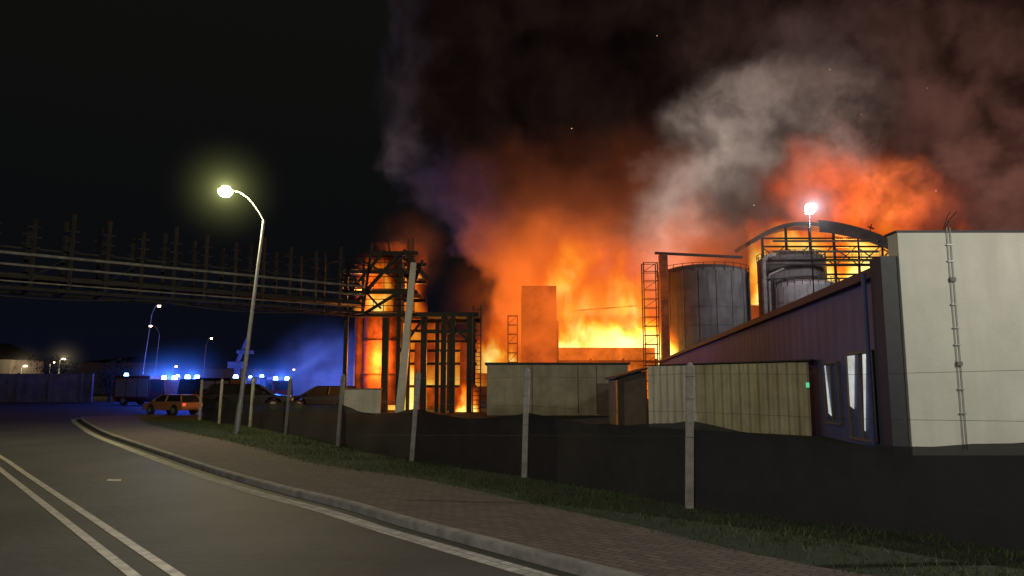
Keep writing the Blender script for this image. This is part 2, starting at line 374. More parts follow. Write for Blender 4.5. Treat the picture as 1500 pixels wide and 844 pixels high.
g = G(); g.box(9.5, 12.5, 118.5, 121, 0, 13.2); g.obj('casing', M_glow, blk)
g = G(); g.box(12.8, 18, 119.5, 122, 0, 11.2); g.obj('casing', M_glow, blk)
def ladder(name, x0, x1, y, z0, z1, label):
    e = thing(name, ((x0+x1)/2, y, z0), label, 'ladder tower'); g = G()
    for x in (x0, x1):
        for yy in (y, y+1.6): g.beam((x, yy, z0), (x, yy, z1), .16)
    n = int((z1-z0)/1.3)
    for i in range(n+1):
        z = z0+i*(z1-z0)/n; g.beam((x0, y, z), (x1, y, z), .1); g.beam((x0, y+1.6, z), (x1, y+1.6, z), .1)
        if i < n and i % 2 == 0: g.beam((x0, y, z), (x1, y, z+(z1-z0)/n), .08)
    g.obj('frame', M_brown, e); return e
ladder('ladder_tower', 19.8, 21.9, 110, 0, 20.5, 'dark steel ladder tower against the flames')
ladder('ladder_tower', -.6, .8, 110, 0, 12.5, 'short dark steel ladder tower against the flames')
cm = thing('steel_column', (23.2, 112, 0), 'tall heated steel column beside the ladder tower', 'column')
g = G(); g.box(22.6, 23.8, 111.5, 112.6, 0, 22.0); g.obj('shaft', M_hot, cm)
g = G(); g.beam((22, 112, 22.3), (36, 114, 22.0), .5, .35); g.obj('crossbeam', M_dark, cm)

def tank(x, y, r, H, label, rail=True, m=M_tank, dome=.12, ribs=9):
    e = thing('storage_tank', (x, y, 0), label, 'tank', 'steel storage tanks'); g = G(); n = 48
    g.cyl((0, 0, 0), (0, 0, H), r, n=n)
    zz = H; rr = r
    for k in range(1, 6):
        a = k/6*math.pi/2; r2 = r*math.cos(a); z2 = H+r*dome*2*math.sin(a); g.cyl((0, 0, zz), (0, 0, z2), rr, r2, n=n, cap=(k == 5)); zz = z2; rr = r2
    for k in range(1, 7): g.cyl((0, 0, H*k/7), (0, 0, H*k/7+.12), r+.05, n=n)
    g.obj('shell', m, e, smooth=True, world=False)
    for k in range(ribs):
        a = math.pi+k*math.pi/ribs+.2; g = G(); g.cyl((r*1.01*math.cos(a), r*1.01*math.sin(a), 0), (r*1.01*math.cos(a), r*1.01*math.sin(a), H), .05, n=5)
        g.obj('rib', m, e, world=False)
    if rail:
        g = G()
        for k in range(28):
            a = k*2*math.pi/28; b = (k+1)*2*math.pi/28; p = (r*math.cos(a), r*math.sin(a)); q = (r*math.cos(b), r*math.sin(b))
            g.cyl((*p, H), (*p, H+1.2), .06, n=5)
            for z in (.6, 1.2): g.cyl((*p, H+z), (*q, H+z), .05, n=5)
        g.obj('railing', M_brown, e, world=False)
    return e
tank(31.5, 121, 7.4, 20.0, 'broad grey steel tank with railing beside the fire')
tank(45.2, 113, 4.9, 17.0, 'grey steel tank below the arched roof')
tank(46.6, 122, 5.4, 22.6, 'wide grey tank with low domed top and railing', True, M_tank, .14)
pt = thing('pipe_rack', (38, 112, 0), 'pipes and ducts between the steel tanks', 'pipes')
g = G(); g.tube([(38.6, 112, 10), (38.6, 112, 21), (39.1, 112, 21.8), (40.5, 112, 22)], .35); g.obj('duct', M_pipe, pt, smooth=True)
g = G(); g.tube([(39.7, 113, 10), (39.7, 113, 19), (42, 113, 20)], .22); g.obj('pipe', M_pipe, pt, smooth=True)
for z in (18.4, 20.6):
    g = G(); g.cyl((39, 112.5, z), (60, 114, z+.3), .14, n=6); g.obj('pipe', M_dpipe, pt, smooth=True)
wk = thing('walkway', (50, 114, 21.5), 'steel walkway with railings strung between the tanks', 'walkway')
g = G(); g.box(40, 60.5, 113.6, 115.2, 21.5, 21.7); g.obj('deck', M_dark, wk)
g = G()
for i in range(15): g.cyl((40+i*1.45, 113.7, 21.7), (40+i*1.45, 113.7, 23), .05, n=5)
for z in (22.3, 23): g.cyl((40, 113.7, z), (60.5, 113.7, z), .05, n=5)
g.obj('railing', M_pipe, wk)

ah = thing('arched_hall', (54, 126, 0), 'burning hall with curved steel roof and glowing frame', 'building')
def arcz(x): t = (x-49)/18; return 29.2-5.2*t*t*(1 if x > 49 else 2.6)
xs = [40.5+i*1 for i in range(28)]
for yy in (122.6, 126, 132):
    g = G()
    for a, b in zip(xs[:-1], xs[1:]): g.beam((a, yy, arcz(a)), (b, yy, arcz(b)), .5, .7)
    g.obj('roof_arch', M_arch, ah)
g = G()
for a, b in zip(xs[11:-1], xs[12:]):
    g.add([(a, 121.6, arcz(a)+.6), (b, 121.6, arcz(b)+.6), (b, 123.2, arcz(b)+.6), (a, 123.2, arcz(a)+.6), (a, 121.6, arcz(a)-1.5), (b, 121.6, arcz(b)-1.5)], [(0, 1, 2, 3), (0, 1, 5, 4)])
g.obj('roof_duct', M_arch, ah, smooth=True)
g = G()
for x in (42, 46, 50, 54, 58, 62, 66):
    g.beam((x, 122, 0), (x, 122, arcz(x)-.4), .35)
    g.beam((x, 122, 22), (x+4, 122, 25.5 if x < 60 else 23.5), .15); g.beam((x+4, 122, 22), (x, 122, 25), .15)
for z in (20.5, 22, 23.4): g.beam((42, 121.9, z), (66, 121.9, z), .22, .28)
for z, x1 in ((25.2, 62), (26.6, 59)): g.beam((42, 121.9, z), (x1, 121.9, z), .22, .28)
g.obj('steel_frame', M_dark, ah)
for z in (24.2, 26.0):
    g = G(); g.cyl((43.5, 121.2, z), (61, 121.2, z), .18, n=8); g.obj('pipe', M_pipe, ah, smooth=True)
g = G(); g.tube([(60.5, 119, 17), (60.5, 119, 22), (61.2, 119, 23.5), (62.5, 119, 24), (63.5, 119, 23), (63.8, 119, 20)], .14)
g.obj('pipe', M_pipe, ah, smooth=True)
g = G(); g.beam((60.5, 123, arcz(60)), (61, 123, arcz(60)+2.0), .12); g.beam((60.4, 123, arcz(60)+1.6), (61.4, 123, arcz(60)+1.2), .2); g.obj('vent', M_dark, ah)
FX, FY, FZ = 41.3, 100, 26.4
fl = thing('floodlight', (FX, FY, 0), 'bright white floodlight on a mast above the plant', 'floodlight')
g = G(); g.cyl((FX, FY+.4, 6), (FX, FY+.4, FZ-.6), .10, .08); g.obj('mast', M_dark, fl)
g = G(); g.box(FX-.6, FX+.6, FY+.2, FY+.7, FZ-.6, FZ+.5); g.obj('lamp_housing', M_dark, fl)
g = G(); g.cyl((FX, FY+.19, FZ), (FX, FY-.2, FZ-.05), .75, .65, n=20); g.obj('lens', E_white, fl)
light('flood_or_added_light', (FX, FY-.6, FZ-.2), 5000, (.85, .90, 1), .6, parent=fl)
light('flood_or_added_light', (FX, FY+2.0, FZ-1.6), 4500, (.95, .9, .9), .6, parent=fl)  # second light behind the housing, added to brighten the tanks

# ---------------------------------------------------------------- left tower
tw = thing('process_tower', (-9, 60, 0), 'burning steel process tower with vessel, platforms and bracing', 'tower')
def vessel(*cy):
    g = G()
    for c in cy: g.cyl(*c[:2], c[2], c[3] if len(c) > 3 else None, n=32)
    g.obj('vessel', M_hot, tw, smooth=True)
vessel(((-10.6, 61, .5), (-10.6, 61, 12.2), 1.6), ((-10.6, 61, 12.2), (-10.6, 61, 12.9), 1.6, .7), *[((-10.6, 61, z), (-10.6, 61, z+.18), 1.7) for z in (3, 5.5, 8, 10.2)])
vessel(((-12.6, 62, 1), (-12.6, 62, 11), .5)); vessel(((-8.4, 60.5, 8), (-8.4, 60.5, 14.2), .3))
g = G()
for x in (-12.9, -8.8):
    for y in (57.5, 63): g.beam((x, y, 0), (x, y, 12.5 if x > -10 else 7.5), .3)
for x in (-5.3, -3.3):
    for y in (57.5, 63): g.beam((x, y, 0), (x, y, 7.6), .4)
g.beam((-6.9, 58, 0), (-6.9, 58, 7.4), .45); g.beam((-4.6, 57.3, 0), (-4.6, 57.3, 7.4), .4)
for z in (7.5, 9.3, 10.9, 12.4):
    x1 = -7.4 if z > 8 else -2.6
    for y in (57.4, 63.1): g.beam((-13.2 if z < 12 else -11, y, z), (x1, y, z), .3, .28)
    g.beam((-8.8, 57.4, z), (-8.8, 63, z), .25)
g.beam((-12.9, 57.3, 7.6), (-8.8, 57.3, 12.4), .25); g.beam((-12.6, 57.2, 9.3), (-10, 57.2, 12.6), .22); g.beam((-8.8, 57.3, 9.3), (-11.5, 57.3, 7.6), .22)
g.beam((-12.9, 57.25, 10.9), (-10.2, 57.25, 8.0), .16); g.beam((-11.6, 57.2, 7.6), (-11.0, 57.2, 13.2), .18); g.beam((-12.2, 57.35, 12.0), (-8.4, 57.35, 10.0), .14)
g.beam((-9.6, 57.2, 12.4), (-9.9, 57.2, 14.6), .12); g.beam((-8.0, 57.2, 9), (-7.0, 57.2, 11.8), .2); g.beam((-8.5, 57.2, 12.6), (-6.6, 57.2, 10.3), .3)
for z in (2.0, 3.9, 5.0, 5.8, 6.7): g.beam((-8.8, 63.2, z), (-3, 63.2, z), .22)
g.beam((-5.3, 57.4, 7.4), (-3.3, 57.4, 5.4), .2); g.beam((-9.8, 57.4, 7.3), (-9.8, 57.4, 0), .5); g.beam((-8.8, 57.3, 4.5), (-6.9, 57.6, 7.3), .2)
g.beam((-6.9, 57.5, 6.2), (-3.3, 57.5, 6.2), .25); g.beam((-5.9, 58.5, 0), (-5.9, 58.5, 7), .3)
g.obj('steel_frame', M_dark, tw)
for z in (7.72, 9.5, 11.1):
    g = G()
    g.box(-13.2, -7.6, 57.2, 63.2, z, z+.06)
    for x in [-13.2+i*.8 for i in range(8)]: g.cyl((x, 57.2, z), (x, 57.2, z+1), .03, n=5)
    g.cyl((-13.2, 57.2, z+1), (-7.6, 57.2, z+1), .035, n=5); g.cyl((-13.2, 57.2, z+.5), (-7.6, 57.2, z+.5), .03, n=5)
    g.obj('platform', M_dark, tw)
g = G(); g.box(-7.5, -2.6, 57.3, 63.2, 7.65, 7.72); g.obj('platform', M_dark, tw)
g = G()
for x in (-3.0, -2.4): g.beam((x, 57, 0), (x, 57, 8.2), .09)
for i in range(24): g.beam((-3.0, 57, .3+i*.33), (-2.4, 57, .3+i*.33), .05)
g.obj('ladder', M_brown, tw)
for x in (-7.8, -4.0):
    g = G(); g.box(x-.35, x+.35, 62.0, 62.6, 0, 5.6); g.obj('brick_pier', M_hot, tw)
mst = thing('concrete_mast', (-8.3, 56, 0), 'pale concrete mast standing in front of the tower', 'mast')
g = G(); g.add([(-8.7, 55.7, 0), (-8.1, 55.7, 0), (-8.1, 56.3, 0), (-8.7, 56.3, 0), (-7.75, 55.8, 11.4), (-7.35, 55.8, 11.4), (-7.35, 56.2, 11.4), (-7.75, 56.2, 11.4)], [(0, 3, 2, 1), (4, 5, 6, 7), (0, 1, 5, 4), (1, 2, 6, 5), (2, 3, 7, 6), (3, 0, 4, 7)]); g.obj('shaft', M_corrw, mst)
bw = thing('low_wall', (-11, 56.3, 0), 'low pale concrete wall at the tower base', 'wall')
g = G(); g.box(-12.6, -9.9, 56.1, 56.7, 0, 1.75); g.obj('panel', M_corrw, bw)
g = G(); g.box(-12.7, -9.8, 56.05, 56.75, 1.753, 1.85); g.obj('coping', M_conc, bw)
rw = thing('brick_shed', (-5, 68, 0), 'low brick shed glowing behind the tower frame', 'building')
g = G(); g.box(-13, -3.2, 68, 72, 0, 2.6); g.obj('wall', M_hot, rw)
g = G(); g.box(-13.2, -3, 67.8, 72.2, 2.603, 2.75); g.obj('roof', M_dark, rw)

# ---------------------------------------------------------------- pipe bridge
pb = thing('pipe_bridge', (-30, 43, 7.6), 'overhead steel pipe bridge carrying pipes across the road', 'pipe bridge')
A = Vector((-66, 13, 0)); B = Vector((-12.9, 57.3, 0)); dB = (B-A).normalized(); nB = Vector((dB.y, -dB.x, 0)); LB = (B-A).length
def BP(t, off, z): p = A+dB*t+nB*off; return (p.x, p.y, z)
g = G(); nb = 36
for o in (0, 2.6):
    for z in (7.5, 8.15): g.beam(BP(0, o, z), BP(LB, o, z), .14, .18)
    for i in range(nb+1):
        t = LB*i/nb; g.beam(BP(t, o, 7.5), BP(t, o, 11.9+.35*math.sin(i*2.2)), .17)
        for zz in (9.9, 10.5, 11.1): g.beam(BP(t-.35, o, zz), BP(t+.35, o, zz), .08)
        if i < nb and i % 2: g.beam(BP(t, o, 8.2), BP(t+LB/nb, o, 9.6), .05)
for i in range(nb+1): g.beam(BP(LB*i/nb, 0, 7.5), BP(LB*i/nb, 2.6, 7.5), .12); g.beam(BP(LB*i/nb, 0, 11.3), BP(LB*i/nb, 2.6, 11.3), .08)
g.obj('truss', M_truss, pb)
for o, z, r, m in ((2.75, 9.45, .09, M_bpipe), (2.75, 8.8, .07, M_bpipe), (2.2, 8.25, .16, M_dpipe), (1.6, 8.3, .2, M_dpipe), (.9, 8.25, .14, M_dpipe), (2.0, 9.9, .06, M_dpipe), (2.75, 7.85, .05, M_bpipe)):
    g = G(); g.cyl(BP(0, o, z), BP(LB, o, z), r, n=8); g.obj('pipe', m, pb, smooth=True)
g = G(); pts = []
for i in range(25):
    t = i/24; pts.append(BP(LB*(.45+.5*t), 2.9, 7.3-.35*abs(math.sin(t*9.4))))
g.tube(pts, .03, 5); g.obj('cable', M_wire, pb)
for o in (0, 2.6):
    g = G(); g.beam(BP(1, o, 0), BP(1, o, 7.4), .4); g.obj('support_leg', M_dark, pb)

# ---------------------------------------------------------------- vehicles
BF = [(0, 3, 2, 1), (4, 5, 6, 7), (0, 1, 5, 4), (1, 2, 6, 5), (2, 3, 7, 6), (3, 0, 4, 7)]
def wheel(e, x, y, r, w=.22):
    g = G(); g.cyl((x, y-w/2, r), (x, y+w/2, r), r, n=20); wl = g.obj('wheel', M_rubber, e, smooth=True, world=False)
    g = G(); s = -1 if y < 0 else 1; g.cyl((x, y+s*(w/2-.02), r), (x, y+s*(w/2+.02), r), r*.62, n=14); g.obj('rim', M_galv, wl, world=False)
def car(loc, rot, paint, label, estate=False, sc=1):
    e = thing('parked_car', loc, label, 'car'); e.rotation_euler = (0, 0, rot); e.scale = (sc, sc, sc)
    r = .33; wx = (-1.35, 1.3)
    prof = [(-2.2, .35)]
    for cx in wx:
        prof += [(cx+.42*math.cos(a), .33+.42*math.sin(a)) for a in [math.pi-math.pi*k/8 for k in range(9)]]
    prof += [(2.15, .32), (2.25, .5), (2.2, .72), (1.9, .82), (1.05, .93), (-2.0, .98), (-2.25, .85), (-2.28, .5)]
    g = G(); g.prism(prof, -.86, .86); g.obj('body', paint, e, bevel=.05, world=False)
    xr = -1.85 if estate else -1.2; xb = -2.15 if estate else -1.95
    g = G(); g.add([(1.15, -.80, .9), (1.15, .80, .9), (xb, .80, .9), (xb, -.80, .9), (.35, -.62, 1.4), (.35, .62, 1.4), (xr, .62, 1.4), (xr, -.62, 1.4)], BF); g.obj('window', M_glass, e, world=False)
    g = G(); g.add([(.42, -.64, 1.39), (.42, .64, 1.39), (xr-.06, .64, 1.39), (xr-.06, -.64, 1.39), (.3, -.58, 1.45), (.3, .58, 1.45), (xr+.05, .58, 1.45), (xr+.05, -.58, 1.45)], BF)
    for s in (-1, 1):
        g.beam((1.17, s*.81, .93), (.38, s*.64, 1.4), .06); g.beam((-.35, s*.82, .93), (-.4, s*.65, 1.4), .07); g.beam((xb, s*.82, .95), (xr, s*.64, 1.4), .09)
    g.obj('roof', paint, e, world=False)
    for x in wx:
        for y in (-.78, .78): wheel(e, x, y, r)
    for s in (-1, 1):
        g = G(); g.box(2.17, 2.27, s*.62-.16, s*.62+.16, .58, .72); g.obj('headlight', M_wpaint, e, world=False)
        g = G(); g.box(-2.3, -2.22, s*.68-.12, s*.68+.12, .65, .85); g.obj('taillight', E_tail, e, world=False)
        g = G(); g.box(.75, .9, s*.93-.08, s*.93+.08, .93, 1.05); g.obj('mirror', paint, e, world=False)
    return e
car((-24.3, 53.5, .01), math.radians(150), M_taxi, 'reddish-orange compact car at the road junction', True, .98)
car((-21.0, 60, .01), math.radians(10), M_black, 'tall black car parked beside the emergency vehicles', True, 1.5)
car((-15.6, 62, .01), math.radians(185), M_black, 'tall dark car parked beside the yard', True, 1.4)
car((-26.5, 66, .01), math.radians(100), M_black, 'black car standing near the flashing blue lights', True, 1.2)
BEAC = []
def truck(loc, rot, paint, label, L=7.0, H=3.1):
    e = thing('fire_engine', loc, label, 'fire engine', 'emergency vehicles with blue lights'); e.rotation_euler = (0, 0, rot)
    g = G(); g.prism([(L/2-2, .5), (L/2, .5), (L/2, 1.5), (L/2-.2, 2.7), (L/2-2, 2.75)], -1.2, 1.2); g.obj('cab', paint, e, bevel=.06, world=False)
    g = G(); g.box(-L/2, L/2-2.1, -1.22, 1.22, .6, H); g.obj('body', paint, e, bevel=.05, world=False)
    for s in (-1, 1):
        for k in range(3):
            x0 = -L/2+.2+k*1.55; g = G()
            if x0+1.4 > L/2-2.15: continue
            g.box(x0, x0+1.4, s*1.235-.02, s*1.235+.02, .9, H-.3); g.obj('shutter', M_galv, e, world=False)
    g = G(); g.add([(L/2+.01, -1.05, 1.55), (L/2+.01, 1.05, 1.55), (L/2-.16, 1.0, 2.5), (L/2-.16, -1.0, 2.5)], [(0, 1, 2, 3)]); g.obj('windscreen', M_glass, e, world=False)
    for s in (-1, 1):
        g = G(); g.box(L/2-1.7, L/2-.4, s*1.21-.01, s*1.21+.01, 1.5, 2.4); g.obj('window', M_glass, e, world=False)
    g = G(); g.box(-L/2, L/2, -.9, .9, .4, .6); g.obj('chassis', M_dark, e, world=False)
    for x in (-L/2+1.4, L/2-1.2):
        for y in (-1.1, 1.1): wheel(e, x, y, .48, .3)
    for s in (-1, 1):
        g = G(); g.cyl((L/2-.7, s*.7, 2.75), (L/2-.7, s*.7, 3.1), .27, .2, n=12); g.obj('beacon', E_blue, e, world=False)
        g = G(); g.box(L/2-.02, L/2+.04, s*.85-.1, s*.85+.1, .75, .9); g.obj('headlight', E_head, e, world=False)
    g = G(); g.cyl((-L/2+.3, 0, H), (-L/2+.3, 0, H+.3), .25, .18, n=12); g.obj('beacon', E_blue, e, world=False)
    light('beacon_light', (L/2-.7, 0, 3.8), 1600, (.02, .09, 1), .3).parent = e
    c = math.cos(rot); s_ = math.sin(rot); BEAC.append(Vector((loc[0]+c*(L/2-.7), loc[1]+s_*(L/2-.7), 3)))
    return e
truck((-39.0, 80, .01), math.radians(-20), M_red, 'red fire engine with blue lights flashing on the road')
truck((-46.5, 98, .01), math.radians(-80), M_wpaint, 'white rescue truck with blue lights on the road', 6)
truck((-40.5, 89, .01), math.radians(-75), M_red, 'red fire engine with blue lights standing behind others')
truck((-34.5, 100, .01), math.radians(-60), M_red, 'red fire engine with blue lights beside the yard')
truck((-29.8, 74, .01), math.radians(165), M_black, 'dark rescue truck with blue lights beside the fence', 6, 2.8)
truck((-29.0, 90, .01), math.radians(-50), M_red, 'red fire engine with blue lights in the haze')

cr = thing('loading_crane', (-34, 92, 0), 'folded loading crane rising above the emergency vehicles', 'crane')
g = G(); g.beam((-34, 92, 0), (-34, 92, 5), .5); g.beam((-34, 92, 5), (-32.8, 92, 8), .35); g.obj('boom', M_conc, cr)
g = G(); g.box(-35, -33.2, 91.4, 92.6, 4.2, 5.0); g.box(-34, -32.2, 91.5, 92.5, 6.0, 6.4); g.obj('cab', M_conc, cr)

# ---------------------------------------------------------------- far setting
fw = thing('perimeter_wall', (-60, 95, 0), 'long plain concrete wall beyond the road', 'wall')
g = G(); g.box(-95, -53.5, 95, 95.4, 0, 3.6); g.obj('panel', M_conc, fw)
for i in range(11):
    x = -95+i*4; g = G(); g.box(x, x+.3, 94.85, 95, 0, 3.7); g.obj('pier', M_conc, fw)
hs = thing('house', (-104, 142, 0), 'distant pale house with pitched roof', 'house')
g = G(); g.box(-110, -94.5, 140, 150, 0, 7); g.obj('wall', M_grey, hs); g = G(); g.prism([(-110.5, 7.003), (-94, 7.003), (-102, 10.5)], 139.5, 150.5); g.obj('roof', M_dark, hs)
for i, (x, y, w, h) in enumerate(((-70, 170, 30, 6), (-38, 180, 26, 5), (-96, 190, 30, 8), (-10, 175, 22, 5))):
    e = thing('distant_shed', (x, y, 0), 'low dark shed on the skyline', 'building', 'low sheds on the skyline')
    g = G(); g.box(x-w/2, x+w/2, y, y+12, 0, h); g.obj('wall', M_conc, e)
    g = G(); g.prism([(x-w/2-.4, h+.003), (x+w/2+.4, h+.003), (x, h+1.6)], y-.4, y+12.4); g.obj('roof', M_dark, e)
def tree(x, y, H, R):
    e = thing('tree', (x, y, 0), 'dark rounded tree beside the far wall', 'tree', 'trees at the junction')
    g = G(); g.cyl((0, 0, 0), (0, 0, H*.6), .22, .1, n=8)
    for k in range(5):
        a = k*1.3; g.cyl((0, 0, H*.35+k*.2), (R*.6*math.cos(a), R*.6*math.sin(a), H*.7), .08, .03, n=5)
    g.obj('trunk', M_bark, e, world=False)
    g = G()
    cl = [(Vector((random.uniform(-1, 1)*R*.7, random.uniform(-1, 1)*R*.7, H*.62+random.uniform(-1, 1)*H*.28)), random.uniform(.35, .6)*R) for _ in range(12)]
    for i in range(2600):
        c, r = random.choice(cl); d = Vector((random.gauss(0, 1), random.gauss(0, 1), random.gauss(0, 1))).normalized()*r*random.uniform(.6, 1.05); p = c+d
        a = Vector((random.uniform(-1, 1), random.uniform(-1, 1), random.uniform(-1, 1)))*.16; b = Vector((random.uniform(-1, 1), random.uniform(-1, 1), random.uniform(-1, 1)))*.16
        g.add([p, p+a, p+b], [(0, 1, 2)])
    g.obj('crown', M_leaf, e, world=False)
tree(-49.5, 92, 4.4, 2.0); tree(-62, 101, 6.0, 2.4); tree(-27, 112, 5, 2.2); tree(-52, 99, 5.2, 2.4)
WL = []
for x, y, z, s in ((-91, 138, 5.5, 1), (-87, 140, 6.2, .8), (-84, 138, 6.8, 1), (-73, 160, 6, .7), (-60, 165, 6.5, .6), (-50, 168, 5.5, .6)):
    e = thing('yard_lamp', (x, y, 0), 'distant lit lamp on a pole by the wall', 'lamp', 'distant yard lamps')
    g = G(); g.cyl((x, y, 0), (x, y, z), .1, .07); g.cyl((x, y, z), (x+.8, y-.2, z+.3), .05, n=6); g.obj('pole', M_galv, e)
    g = G(); g.cyl((x+.8, y-.2, z+.1), (x+.8, y-.2, z+.35), .38*s, .2, n=12); g.obj('lens', E_warm, e); WL.append(Vector((x+.8, y-.2, z+.2)))
light('yard_light', (-86, 134, 6), 2500, (1, .8, .5), .4)

# ---------------------------------------------------------------- volumes
class NT:
    def __init__(s, m): s.nt = m.node_tree; s.N = s.nt.nodes; s.L = s.nt.links; s.N.clear()
    def put(s, n, i, v):
        if v is None: return
        if hasattr(v, 'is_output'): s.L.new(v, n.inputs[i])
        else: n.inputs[i].default_value = v
    def m(s, op, a, b=None, c=None, clamp=False):
        n = s.N.new('ShaderNodeMath'); n.operation = op; n.use_clamp = clamp
        s.put(n, 0, a); s.put(n, 1, b); s.put(n, 2, c); return n.outputs[0]
    def vm(s, op, a, b=None, sc=None):
        n = s.N.new('ShaderNodeVectorMath'); n.operation = op; s.put(n, 0, a); s.put(n, 1, b)
        if sc is not None: s.put(n, 'Scale', sc)
        return n.outputs['Value'] if op == 'LENGTH' else n.outputs['Vector']
    def noise(s, vec, scale, detail=4, rough=.55, out='Fac', dist=0):
        n = s.N.new('ShaderNodeTexNoise'); s.put(n, 'Vector', vec); n.inputs['Scale'].default_value = scale
        n.inputs['Detail'].default_value = detail; n.inputs['Roughness'].default_value = rough; n.inputs['Distortion'].default_value = dist
        return n.outputs[out]
    def mr(s, v, a, b, c=0, d=1, sm=True):
        n = s.N.new('ShaderNodeMapRange'); n.interpolation_type = 'SMOOTHSTEP' if sm else 'LINEAR'
        s.put(n, 0, v); n.inputs[1].default_value = a; n.inputs[2].default_value = b; n.inputs[3].default_value = c; n.inputs[4].default_value = d
        return n.outputs[0]
    def ramp(s, v, stops, lin='EASE'):
        n = s.N.new('ShaderNodeValToRGB'); s.put(n, 0, v); r = n.color_ramp; r.interpolation = lin
        while len(r.elements) < len(stops): r.elements.new(.5)
        for e, (p, c) in zip(r.elements, stops): e.position = p; e.color = (*c, 1)
        return n.outputs[0]
    def finish(s, density, color):
        ab = s.N.new('ShaderNodeVolumeAbsorption'); ab.inputs['Color'].default_value = (0, 0, 0, 1); s.put(ab, 'Density', density)
        em = s.N.new('ShaderNodeEmission'); s.put(em, 'Color', color if hasattr(color, 'is_output') else (*color, 1)); s.put(em, 'Strength', density)
        ad = s.N.new('ShaderNodeAddShader'); s.L.new(ab.outputs[0], ad.inputs[0]); s.L.new(em.outputs[0], ad.inputs[1])
        o = s.N.new('ShaderNodeOutputMaterial'); s.L.new(ad.outputs[0], o.inputs['Volume'])
def domain(name, x0, x1, y0, y1, z0, z1, m, label, step=.5):
    g = G(); c = Vector(((x0+x1)/2, (y0+y1)/2, z0)); g.box(x0-c.x, x1-c.x, y0-c.y, y1-c.y, 0, z1-z0)
    o = g.obj(name, m, world=False, kind='stuff', label=label, category=name.replace('_', ' ')); o.location = c
    try: m.cycles.volume_step_rate = step
    except Exception: pass
    return o

ms = bpy.data.materials.new('smoke_volume'); ms.use_nodes = True; t = NT(ms)
geo = t.N.new('ShaderNodeNewGeometry'); P = geo.outputs['Position']
w1n = t.noise(P, .035, 2, .5, 'Color'); w2n = t.noise(P, .12, 3, .62, 'Color')
Pw = t.vm('ADD', P, t.vm('SCALE', t.vm('SUBTRACT', w1n, (.5, .5, .5)), sc=28.))
Pw = t.vm('ADD', Pw, t.vm('SCALE', t.vm('SUBTRACT', w2n, (.5, .5, .5)), sc=17.))
sx = t.N.new('ShaderNodeSeparateXYZ'); t.L.new(Pw, sx.inputs[0]); X, Y, Z = sx.outputs
so = t.N.new('ShaderNodeSeparateXYZ'); t.L.new(P, so.inputs[0]); Zo = so.outputs[2]
def xb(v): v = (v+40)/60; return (v, v, v)
bz = t.ramp(t.m('DIVIDE', Z, 100.), [(.0, xb(4)), (.16, xb(0)), (.28, xb(-6)), (.366, xb(-16)), (.47, xb(-23)), (.9, xb(-25))], 'LINEAR')
Xb = t.m('SUBTRACT', t.m('MULTIPLY', bz, 60.), 40.)
dx = t.m('SUBTRACT', X, Xb)
mask = t.mr(dx, 0, 4)
bot = t.mr(Zo, 5, 16)
den = t.m('MULTIPLY', t.m('MULTIPLY', mask, bot), .2)
def blob(cx, cz, rx, rz, col, rot=0, edge=1.6):
    d = t.vm('SUBTRACT', Pw, (cx, 0, cz)); mp = t.N.new('ShaderNodeMapping'); mp.vector_type = 'POINT'
    mp.inputs['Rotation'].default_value = (0, rot, 0); t.L.new(d, mp.inputs['Vector'])
    e = t.vm('MULTIPLY', mp.outputs[0], (1/rx, 0, 1/rz)); l = t.vm('LENGTH', e)
    return t.vm('SCALE', col, sc=t.mr(l, edge, 0))
bill = t.noise(Pw, .09, 5, .62)
bl = t.mr(bill, .34, .68, .2, 1.7)
bl2 = t.mr(bill, .35, .66, .15, 1.5)
bl3 = t.mr(t.noise(t.vm('MULTIPLY', Pw, (1, 1, .5)), .14, 4, .65), .38, .66, .15, 1.9)
base = t.vm('SCALE', (.008, .0042, .0034), sc=bl)
A1 = blob(12, 14, 27, 15, (1.6, .26, .022))  # fire glow and lit rim are painted into the plume's own emission
A2 = blob(12, 29, 21, 15, (.24, .05, .015))
A3 = t.vm('SCALE', blob(34, 37, 7.0, 23, (.34, .265, .22), rot=-.70), sc=bl2)
A3b = t.vm('SCALE', blob(50, 50, 9, 18, (.13, .095, .08), rot=-.75), sc=bl2)
A4 = t.vm('SCALE', blob(60, 46, 7, 10, (.22, .15, .125), rot=-.3), sc=bl2)
A5 = t.vm('SCALE', blob(92, 52, 28, 24, (.075, .030, .022)), sc=bl2)
A6 = t.vm('SCALE', blob(65, 31, 15, 13, (1.05, .14, .028), rot=-.25), sc=bl3)
A6b = t.vm('SCALE', blob(71, 36, 7, 8, (.8, .18, .04), rot=-.2), sc=bl3)
A9 = t.vm('SCALE', blob(90, 36, 14, 12, (.07, .026, .019)), sc=bl)
A7 = t.vm('SCALE', blob(58, 68, 24, 16, (.022, .011, .009)), sc=bl)
A8 = blob(30, 22, 14, 8, (.40, .07, .018))
rim = t.vm('SCALE', (.009, .008, .013), sc=t.m('MULTIPLY', t.mr(dx, 7, 0), t.mr(Zo, 26, 38)))
rim2 = t.vm('SCALE', blob(-11, 35, 8, 11, (.011, .009, .030), rot=.6), sc=bl)
rim3 = t.vm('SCALE', blob(-23, 45, 5, 12, (.050, .034, .038), rot=0), sc=bl2)
s_ = base
for a in (A1, A2, A3, A3b, A4, A5, A6, A6b, A7, A8, A9, rim, rim2, rim3): s_ = t.vm('ADD', s_, a)
t.finish(den, s_)
domain('smoke', -45, 125, 131, 170, 4, 92, ms, 'huge billowing smoke plume with orange fire glow painted in', 1.0)

